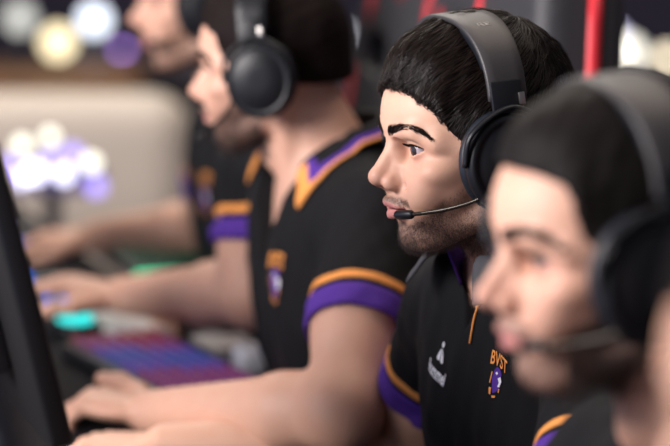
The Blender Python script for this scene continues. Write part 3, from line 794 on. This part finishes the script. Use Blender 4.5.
# far end of the hall: cream sofa seen from behind, counters with globe lamps
M['cream'] = mat('cream_leather', (0.56, 0.49, 0.41), .55, noise=(0.50, 0.43, 0.36), scale=8, bump=.1)
sf = empty('sofa', (-1.85, 6.15, 0), 'big cream upholstered sofa with rounded corners seen from behind across the hall', 'sofa')
bm_obj('backrest', box_bm((3.0, .26, .80), (0, 0, .445), .11, 6), M['cream'], sf)
bm_obj('seat', box_bm((2.9, .75, .30), (0, .46, .28), .06, 4), M['cream'], sf)
for x in (-1.38, 1.38): bm_obj('armrest', box_bm((.2, .9, .50), (x, .42, .33), .07, 4), M['cream'], sf)
for x in (-1.3, 1.3):
    for y in (-.03, .75): bm_obj('foot', box_bm((.06, .06, .08), (x, y, .04), .006), M['dark_metal'], sf)
M['wood'] = mat('warm_wood', (0.26, 0.13, 0.055), .5, noise=(0.17, 0.085, 0.04), scale=6)
M['dark_wood'] = mat('dark_counter', (0.05, 0.042, 0.06), .5, noise=(0.035, 0.03, 0.04), scale=6)
def counter(loc, sx, h, m, label):
    c = empty('counter', loc, label, 'counter')
    bm_obj('counter_top', box_bm((sx, .6, .05), (0, 0, h-.025), .008), m, c)
    bm_obj('front_panel', box_bm((sx-.08, .04, h-.05), (0, -.2, (h-.05)/2), .004), m, c)
    for x in (-sx/2+.08, sx/2-.08): bm_obj('side_panel', box_bm((.05, .48, h-.05), (x, .04, (h-.05)/2), .004), m, c)
    return c
counter((-1.02, 9.2, 0), .62, .62, M['wood'], 'small warm brown wooden counter beyond the cream sofa')
counter((1.05, 9.2, 0), 1.3, .60, M['dark_wood'], 'dark counter at the far right of the hall behind the headset band')
counter((-.62, 10.0, 0), .9, .60, M['dark_wood'], 'dark counter beyond the cream sofa next to the brown one')
def globe_lamp(px, py, D, z0, r, col, st, label):
    p = W(px, py, D); led('lamp_%d_%d' % (px, py), col, st)
    g = empty('globe_lamp', (p[0], p[1], z0), label, 'lamp', 'globe lamps at the far end of the hall'); h = p[2]-z0
    v, f = lathe([(.055, 0), (.055, .012), (.02, .02), (.012, .03), (.012, max(h-r*.8, .035)), (.001, max(h-r*.8, .035)+.001)], 'z', 20); fixn(mesh_obj('lamp_base', v, f, M['dark_metal'], g))
    t = np.linspace(.01, math.pi-.01, 14); v, f = lathe([(r*math.sin(a), h-r*math.cos(a)) for a in t], 'z', 20); fixn(mesh_obj('globe', v, f, M['lamp_%d_%d' % (px, py)], g))
globe_lamp(58, 42, 9.2, .62, .052, (1.0, .84, .52), 3.0, 'warm yellow glowing globe lamp on the brown counter')
globe_lamp(94, 20, 10.0, .60, .048, (.82, .88, 1.0), 4.0, 'cold white glowing globe lamp left of the farthest player')
globe_lamp(20, 18, 9.2, .62, .048, (.9, .9, .84), 1.3, 'dim pale globe lamp in the upper left corner')
globe_lamp(122, 52, 10.0, .60, .022, (.55, .30, 1.0), 6.0, 'violet glowing globe lamp by the chin of the farthest player')
globe_lamp(628, 52, 9.2, .60, .050, (1.0, .95, .82), 2.8, 'cream glowing globe lamp above the nearest headset band')
globe_lamp(612, 36, 9.42, .60, .040, (.72, .70, 1.0), 2.6, 'lavender glowing globe lamp right beside the red chair edge')
globe_lamp(667, 58, 9.2, .60, .034, (1.0, .85, .62), 3.2, 'amber glowing globe lamp cut by the right edge of the view')
globe_lamp(343, 38, 9.2, .0, .036, (.85, .86, .95), 1.6, 'dim grey-white globe lamp behind the far chair')
# lamp stand in front of the sofa
led('bulb_white', (.80, .78, 1.0), 3.8); led('bulb_violet', (.42, .32, 1.0), 2.0); led('bulb_cream', (1.0, 1.0, .84), 2.8)
M['violet_shell'] = mat('violet_housing', (0.16, 0.13, 0.30), .5)
b0 = W(52, 176, 5.4)
ls = empty('light_stand', (b0[0], b0[1], 0), 'stage light stand with clustered violet and white bulbs before the cream sofa', 'stage light')
v, f = lathe([(.17, 0), (.17, .02), (.02, .035), (.02, b0[2]-.03), (.001, b0[2]-.029)], 'z', 24); fixn(mesh_obj('pole', v, f, M['dark_metal'], ls))
bm_obj('housing', box_bm((.22, .07, .06), (0, .03, b0[2]-.01), .02, 3), M['violet_shell'], ls)
for px, py, r, m in ((22, 145, .016, 'bulb_cream'), (50, 137, .015, 'bulb_cream'), (91, 163, .017, 'bulb_cream'), (35, 172, .022, 'bulb_white'), (22, 178, .016, 'bulb_white'), (64, 174, .018, 'bulb_white'), (72, 155, .022, 'bulb_violet'), (8, 168, .022, 'bulb_violet'), (96, 186, .020, 'bulb_violet'), (50, 160, .018, 'bulb_violet')):
    p = W(px, py, 5.33)-V(b0[0], b0[1], 0)
    t = np.linspace(.01, math.pi-.01, 10); v, f = lathe([(r*math.sin(a), -r*math.cos(a)) for a in t], 'z', 16, center=p); bl_ = fixn(mesh_obj('bulb', v, f, M[m], ls))
    v, f = tube([p+V(0, r*.7, 0), V(p[0]*.9, .03, b0[2]-.005)], .007, 6); fixn(mesh_obj('stem', v, f, M['dark_metal'], bl_))

# monitors, one before each of the near players; only their backs and edges face this way
def monitor(hc, s, z, label, m):
    loc = V(hc[0], hc[1], 0)+FW*s
    r = frame('monitor', V(loc[0], loc[1], DESK), label, 'monitor')
    T = Matrix.Rotation(r_(13), 3, 'Y'); zc = z-DESK
    def tilt(b):
        bmesh.ops.transform(b, matrix=Matrix.Translation((0, 0, zc)) @ T.to_4x4(), verts=b.verts[:]); return b
    sh = bm_obj('shell', tilt(box_bm((.022, .54, .318), (0, 0, 0), .005, 3)), m, r)
    bm_obj('back_bulge', tilt(box_bm((.03, .34, .2), (.022, 0, -.01), .012, 3)), m, sh)
    bm_obj('screen', tilt(box_bm((.0004, .520, .294), (-.0111, 0, .004), 0)), M['screen'], r)
    v, f = tube([(.05, 0, .0), (.05, 0, zc*.6), (.03, 0, zc)], .018, 12); fixn(mesh_obj('stand_neck', v, f, m, r))
    bm_obj('stand_foot', box_bm((.2, .26, .012), (.05, 0, .006), .004), m, r)
    return r

# ------------------------------------------------------------------ the players
FOC = 1 if FAST else 0
P2 = make_person(dict(label='bearded player in sharp focus with swept black hair, headset on, staring at his screen', yaw=r_(19.5), byaw=r_(26), pitch=r_(5), HC=W(479, 154, 2.5), hole=.021, vneck=.006,
    skin=M['skin'], hairmat=M['hair'], vox=.0019 if FAST else .0014, hvox=.0025, svox=.0035, proj=1, NB=W(481, 154, 2.5)+V(.066, .02, -.095), SR=W(464, 308, 2.69), SL=W(612, 368, 2.34),
    ER=W(412, 446, 2.86), WR=W(165, 448, 2.86), HR=W(75, 447, 2.89), EL=W(576, 602, 2.1), WL=W(300, 560, 2.45), gaze=(9, 3), nose=.93, top=.5, hem=.56, thumbR=.2))
P2.bodybvh = BVHTree.FromPolygons([tuple(p) for p in P2.v], [tuple(f) for f in P2.q])
add_hair_strands(P2, 4500 if FAST else 9000, .046, .00032, M['strand'])
add_brows(P2, 760); add_lashes(P2)
add_beard(P2, 4000 if FAST else 9000, {})
headset(P2, 'black headset with grey headband and mic boom on the bearded player in sharp focus', mark=True, band_x=8, mdx=.007)
crest(P2, .075, .087, .75, r_(-14)); maker_logo(P2, -.046, .098, .85, r_(-14))
collar(P2, trim=False, lm='grey_cloth', sm='purple', fall=.028, tip=.006, spread=.8, fd=.010, r=.079)
zc = P2.notch+P2.fx*.028
zp = []
for i in range(6):
    h = P2.bvh.ray_cast(Vector(P2.notch+P2.bl*.02+P2.fx*.2+P2.ax*(.032-.009*i)), Vector(-P2.fx), .4)
    zp.append(np.array(h[0])+P2.fx*.002)
v, f = tube(zp, .0012, 8); mesh_obj('zip_cord', v, f, M['orange'], P2.shirt, off=P2.off)

q3 = .0036 if FAST else .0028
P3 = make_person(dict(label='player in a black V-neck jersey beyond the bearded one, seen in blurred profile, typing', yaw=r_(-10), pitch=r_(6), HC=W(277, 77, 3.1), byaw=r_(14), hs=.955, nape=36,
    skin=M['skin_pale'], hairmat=M['hair_brown'], vox=q3, hvox=.004, svox=.0045, NB=W(335, 165, 3.1), SL=W(376, 222, 2.96), SR=W(264, 166, 3.32),
    EL=W(344, 411, 2.79), WL=W(152, 413, 2.98), HL=W(80, 399, 3.03), ER=W(254, 294, 3.30), WR=W(122, 296, 3.58), HR=W(60, 284, 3.6), vneck=.06, hem=.6, beard=1.1, cheek=.9, top=.5, xh=([-30, -12, 10, 30, 42, 55, 66, 73, 78, 140], [20, 27, 46, 55, 58, 60, 62, 78, 175, 175]), curlL=1.5, thumbL=.5, nose=.95))
add_beard(P3, 1500, dict(cheek=.9), .008, .0004)
collar(P3, spread=1.9, fall=.012, tip=.032, rise=.026)
headset(P3, 'blurred black headset with round ear cup on the player beyond the bearded one', cx=.0, mdx=.008, mdz=-.024, bm='hp_black')
crest(P3, .088, .098, 1.0)
P1 = make_person(dict(label='dark-haired player nearest on the right, blurred profile with headset before the bearded player', yaw=r_(18), pitch=r_(6), HC=W(621, 262, 1.85), hs=.97,
    skin=M['skin_pale'], hairmat=M['hair'], vox=q3*.8, hvox=.003, svox=.005, back=.105, drop=.165, beard=1.4, cheek=.95, chin=.6, top=.5, nose=1.0, xh=([-30, -12, 10, 30, 42, 58, 74, 81, 86, 140], [20, 27, 46, 55, 58, 60, 62, 78, 175, 175])))
add_beard(P1, 1800, dict(cheek=.95, chin=.2), .008, .0004)
collar(P1, trim=False, lm='shirt')
headset(P1, 'large blurred black headset with olive-grey band on the nearest dark-haired player', band_x=-6, cx=.022)
P4 = make_person(dict(label='farthest player, heavily blurred, his face beside the violet lamp and arm on the desk', yaw=r_(10), pitch=r_(4), HC=W(208, 8, 3.75), byaw=r_(14),
    skin=M['skin'], hairmat=M['hair'], vox=q3*1.3, hvox=.005, svox=.006, back=.075, SR=W(228, 150, 3.95), ER=W(210, 228, 4.1), WR=W(95, 236, 4.22), HR=W(40, 240, 4.25), EL=W(310, 260, 3.6), WL=W(240, 285, 3.6), beard=.9, top=.5, hem=.45))
headset(P4, 'dark blurred headset on the farthest player, half hidden by the next face', bm='hp_black')
crest(P4, .08, .115, 1.0)
P0 = make_person(dict(label='person cut by the right edge, very close and strongly blurred, strip of face showing', yaw=r_(18), pitch=r_(6), HC=W(872, 440, 1.2),
    skin=M['skin_pale'], hairmat=M['hair'], vox=.005, hvox=.005, svox=.008, back=.10, drop=.16, beard=.3))

collar(P0, trim=False)
for P_ in (P1, P3, P4, P0):
    P_.bodybvh = BVHTree.FromPolygons([tuple(x) for x in P_.v], [tuple(x) for x in P_.q]); add_brows(P_, 600, .0009); add_lashes(P_, .0010)

monitor(P2.HC, .518, 1.11, 'black monitor at the left edge of the view, back turned, before the bearded player', M['mon'])
monitor(P1.HC, .50, 1.08, 'slate monitor in the lower left corner, nearest and most blurred', M['mon_blue'])
monitor(P3.HC, .60, 1.09, 'black monitor before the V-neck player, outside the left edge of the view', M['mon'])
monitor(P4.HC, .60, 1.09, 'black monitor before the farthest player, outside the left edge of the view', M['mon'])

# ------------------------------------------------------------------ gaming chairs
def chair_back():
    def f(P):
        x, y, z = P[:, 0], P[:, 1], P[:, 2]
        wd = I(z, [.46, .62, .85, 1.02, 1.2, 1.34], [.21, .25, .27, .275, .21, .17])
        q = np.stack([np.abs(x+.02*0)-.030, np.abs(y)-wd+.03, np.abs(z-.92)-.41], 1)
        d = np.linalg.norm(np.maximum(q, 0), axis=1)+np.minimum(q.max(1), 0)-.03
        bol = rc(np.stack([x, np.abs(y), z], 1), (.045, .20, .55), (.045, .215, 1.0), .045, .04); d = smin(d, bol, .03)
        for s in (1, -1): d = smax(d, -ell(P, (0, s*.085, 1.135), (.3, .05, .032)), .015)
        return d
    return surf(f, (-.14, -.36, .44), (.16, .36, 1.40), .011, 1)
cbv, cbq = chair_back()
TB = Matrix.Translation((-.0, 0, .46)) @ Matrix.Rotation(r_(-9), 4, 'Y') @ Matrix.Translation((0, 0, -.46))
tb = lambda v: np.array([list(TB @ Vector(p)) for p in v])
def make_chair():
    r = empty('gaming_chair', (0, 0, 0))
    bk = mesh_obj('backrest', tb(cbv), cbq, M['chair'], r)
    def ring(k):
        out = []
        zs = list(np.linspace(.56, 1.31, 14))
        wd = lambda z: float(I(np.array([z]), [.46, .62, .85, 1.02, 1.2, 1.34], [.21, .25, .27, .275, .21, .17])[0])
        return [(.055, s*(wd(z)-.012), z) for s, z in [(1, z) for z in zs]+[(-1, z) for z in zs[::-1]]]
    # side bands of red leatherette on both edges
    zs = np.linspace(.60, 1.30, 18); wd = I(zs, [.46, .62, .85, 1.02, 1.2, 1.34], [.21, .25, .27, .275, .21, .17])
    for s in (1, -1):
        v, f = tube([(-.012, s*(w_-.004), z) for z, w_ in zip(zs, wd)], .011, 8); fixn(mesh_obj('piping', tb(v), f, M['red'], bk))
    # head pillow mark and red flashes on the front
    for y0, z0, hh in ((.13, 1.21, .05), (-.13, 1.21, .05), (.0, 1.25, .035), (.17, 1.05, .07), (-.17, 1.05, .07)):
        v, f = lathe([(.001, .064), (.010, .063), (.013, .052), (.001, .04)], 'x', 4, (1.0, hh/.013), (0, y0, z0)); fixn(mesh_obj('red_flash', tb(v), f, M['red'], bk))
    bm_obj('seat', box_bm((.52, .52, .11), (.27, 0, .40), .04, 4), M['chair'], r)
    for s in (1, -1):
        v, f = tube(arc([(.2, s*.28, .40), (.2, s*.31, .5), (.22, s*.31, .62)], 6), .02, 10); a_ = fixn(mesh_obj('armrest', v, f, M['dark_metal'], r))
        bm_obj('arm_pad', box_bm((.26, .09, .03), (.24, s*.31, .635), .012, 3), M['chair'], a_)
    v, f = lathe([(.05, .06), (.05, .18), (.028, .185), (.028, .345), (.001, .346)], 'z', 20, center=(.25, 0, 0)); fixn(mesh_obj('gas_lift', v, f, M['dark_metal'], r))
    for k in range(5):
        a = 2*math.pi*k/5+.3; e = V(.25+.3*math.cos(a), .3*math.sin(a), .085)
        v, f = tube([(.25, 0, .11), e], [.03, .02], 8); lg = fixn(mesh_obj('leg', v, f, M['dark_metal'], r))
        v, f = lathe([(.001, -.02), (.03, -.02), (.03, .02), (.001, .02)], 'y', 16, center=(e[0], e[1], .03)); fixn(mesh_obj('caster', v, f, M['dark_metal'], lg))
    return r
def copy_tree(o, parent=None):
    c = o.copy(); C.objects.link(c); c.parent = parent
    for ch in list(o.children): copy_tree(ch, c)
    return c
cp = make_chair(); first = True
for P, lab, bk in ((P3, 'black gaming chair with red edge behind the V-neck player, right of the bearded head', .125), (P4, 'dark gaming chair with red flashes behind the farthest player', .17), (P2, 'black gaming chair behind the bearded player in sharp focus', .33), (P1, 'black gaming chair behind the nearest dark-haired player', .24)):
    c = cp if first else copy_tree(cp); first = False
    p = V(P.NB[0], P.NB[1], 0)-FW*bk
    c.matrix_world = Matrix.LocRotScale(Vector(p), ROT0.to_quaternion(), None)
    tag(c, lab, 'chair', 'gaming chairs along the row')

# ------------------------------------------------------------------ things on the desk
KC = {'violet': (.30, .16, .95), 'blue': (.14, .20, .95), 'magenta': (.60, .10, .45), 'red': (.75, .06, .10), 'green': (.05, .75, .35), 'teal': (.03, .7, .55)}
for n, c in KC.items(): led('key_'+n, c, .04 if n in ('green', 'teal') else .22); led('bar_'+n, c, 2.2)
def keyboard(loc, turn, label, cols, bar):
    r = frame('keyboard', loc, label, 'keyboard', turn=turn)
    bm_obj('case', box_bm((.145, .365, .022), (0, 0, .013), .005, 3), M['hp_black'], r)
    bm = bmesh.new(); names = list(dict.fromkeys(cols)); k = 0; mats = [M['key_'+n] for n in names]; fi = []
    for i in range(6):
        for j in range(18):
            b0_ = len(bm.faces); box_bm((.0115, .0115, .009), (-.056+i*.0215, -.172+j*.0202, .029), .002, 1, bm=bm)
            fi += [names.index(cols[int(j/18*len(cols))] if i < 3 else cols[min(int((j/18*len(cols))+.7), len(cols)-1)])]*(len(bm.faces)-b0_)
    bm.faces.ensure_lookup_table()
    for fc, m_ in zip(bm.faces, fi): fc.material_index = m_
    bm_obj('keycaps', bm, mats, r, smooth=False)
    for j, n in enumerate(bar):
        L = .138/len(bar); bm_obj('light_bar', box_bm((L, .006, .010), (-.069+L*(j+.5), .1845, .014), .001), M['bar_'+n], r)
    return r
kc = on_desk(160, 381)
keyboard(kc, r_(8), 'keyboard glowing violet, red and green beside the V-neck player\'s near hand', ['red', 'magenta', 'violet', 'blue', 'violet', 'magenta', 'magenta'], ['red', 'magenta', 'violet', 'violet'])
keyboard(on_desk(150, 263), 0, 'keyboard glowing green in front of the farthest player', ['teal', 'green', 'green'], ['green'])
def mouse(p, label, col, st, turn=0):
    led('mouse_'+label[:6], col, st)
    r = frame('mouse', p, label, 'mouse', turn=turn)
    def f(P):
        d = ell(P, (0, 0, .006), (.062, .033, .034)); return np.maximum(d, .002-P[:, 2])
    v, q = surf(f, (-.08, -.05, -.01), (.08, .05, .06), .003, 1); mesh_obj('body', v, q, M['hp_black'], r)
    v, f_ = lathe([(.001, -.004), (.008, -.003), (.008, .003), (.001, .004)], 'y', 16, center=(.036, 0, .034)); fixn(mesh_obj('scroll_wheel', v, f_, M['mouse_'+label[:6]], r))
    v, f_ = tube([(.0645*math.cos(t), .0355*math.sin(t), .010) for t in np.linspace(0, 2*math.pi, 40, endpoint=False)], .005, 8, closed=True); mesh_obj('light_strip', v, f_, M['mouse_'+label[:6]], r)
    return r
mouse(on_desk(52, 300), 'blue glowing mouse under the far hand of the V-neck player', (.01, .16, .9), 1.5)
mouse(on_desk(25, 246), 'lilac glowing mouse under the farthest hand on the desk', (.4, .35, 1.0), .9)
led('puck_cyan', (.04, .80, .76), 1.5)
p = on_desk(75, 331); pk = frame('charging_puck', p, 'dark puck with a cyan glowing top between the two hands at left', 'charger')
v, f = lathe([(.001, .0), (.040, .0), (.042, .008), (.036, .016), (.001, .016)], 'z', 32, (.8, 1.2)); fixn(mesh_obj('base', v, f, M['hp_black'], pk))
v, f = lathe([(.001, .0165), (.032, .0165), (.032, .020), (.026, .026), (.001, .028)], 'z', 32, (.8, 1.25)); fixn(mesh_obj('glowing_top', v, f, M['puck_cyan'], pk))
M['paper'] = mat('paper', (.62, .60, .60), .8)
p = on_desk(140, 322); nb = frame('notepad', p, 'pale notepad lying flat under the far forearm of the V-neck player', 'notepad')
bm_obj('pages', box_bm((.14, .20, .010), (0, 0, .0065), .001), M['paper'], nb); bm_obj('cover', box_bm((.144, .204, .0015), (0, 0, .0008), 0), M['hp_black'], nb)
M['pale_grey'] = mat('pale_grey', (.33, .32, .33), .5)
p = on_desk(230, 350); ph = frame('phone', p, 'pale grey flat phone on the desk beyond the violet keyboard', 'phone')
bm_obj('body', box_bm((.075, .15, .009), (0, 0, .0045), .003, 3), M['pale_grey'], ph); bm_obj('camera_bump', box_bm((.02, .02, .003), (.02, .05, .0095), .001), M['hp_black'], ph)
M['white_gloss'] = mat('white_gloss', (.80, .80, .80), .3)
p = on_desk(250, 377); ec = frame('earbud_case', p, 'small rounded white case on the desk by the near forearm of the V-neck player', 'case')
def f_(P):
    q = np.abs(P-np.array([0, 0, .0225], P.dtype))-np.array([.006, .010, .0065], P.dtype); return np.linalg.norm(np.maximum(q, 0), axis=1)+np.minimum(q.max(1), 0)-.016
v, q = surf(f_, (-.04, -.04, -.01), (.04, .04, .06), .0025, 1); mesh_obj('case_body', v, q, M['white_gloss'], ec)
v, f = tube([(.0222*math.cos(t), .0262*math.sin(t), .031) for t in np.linspace(0, 2*math.pi, 30, endpoint=False)], .0007, 6, closed=True); mesh_obj('lid_seam', v, f, M['pale_grey'], ec)
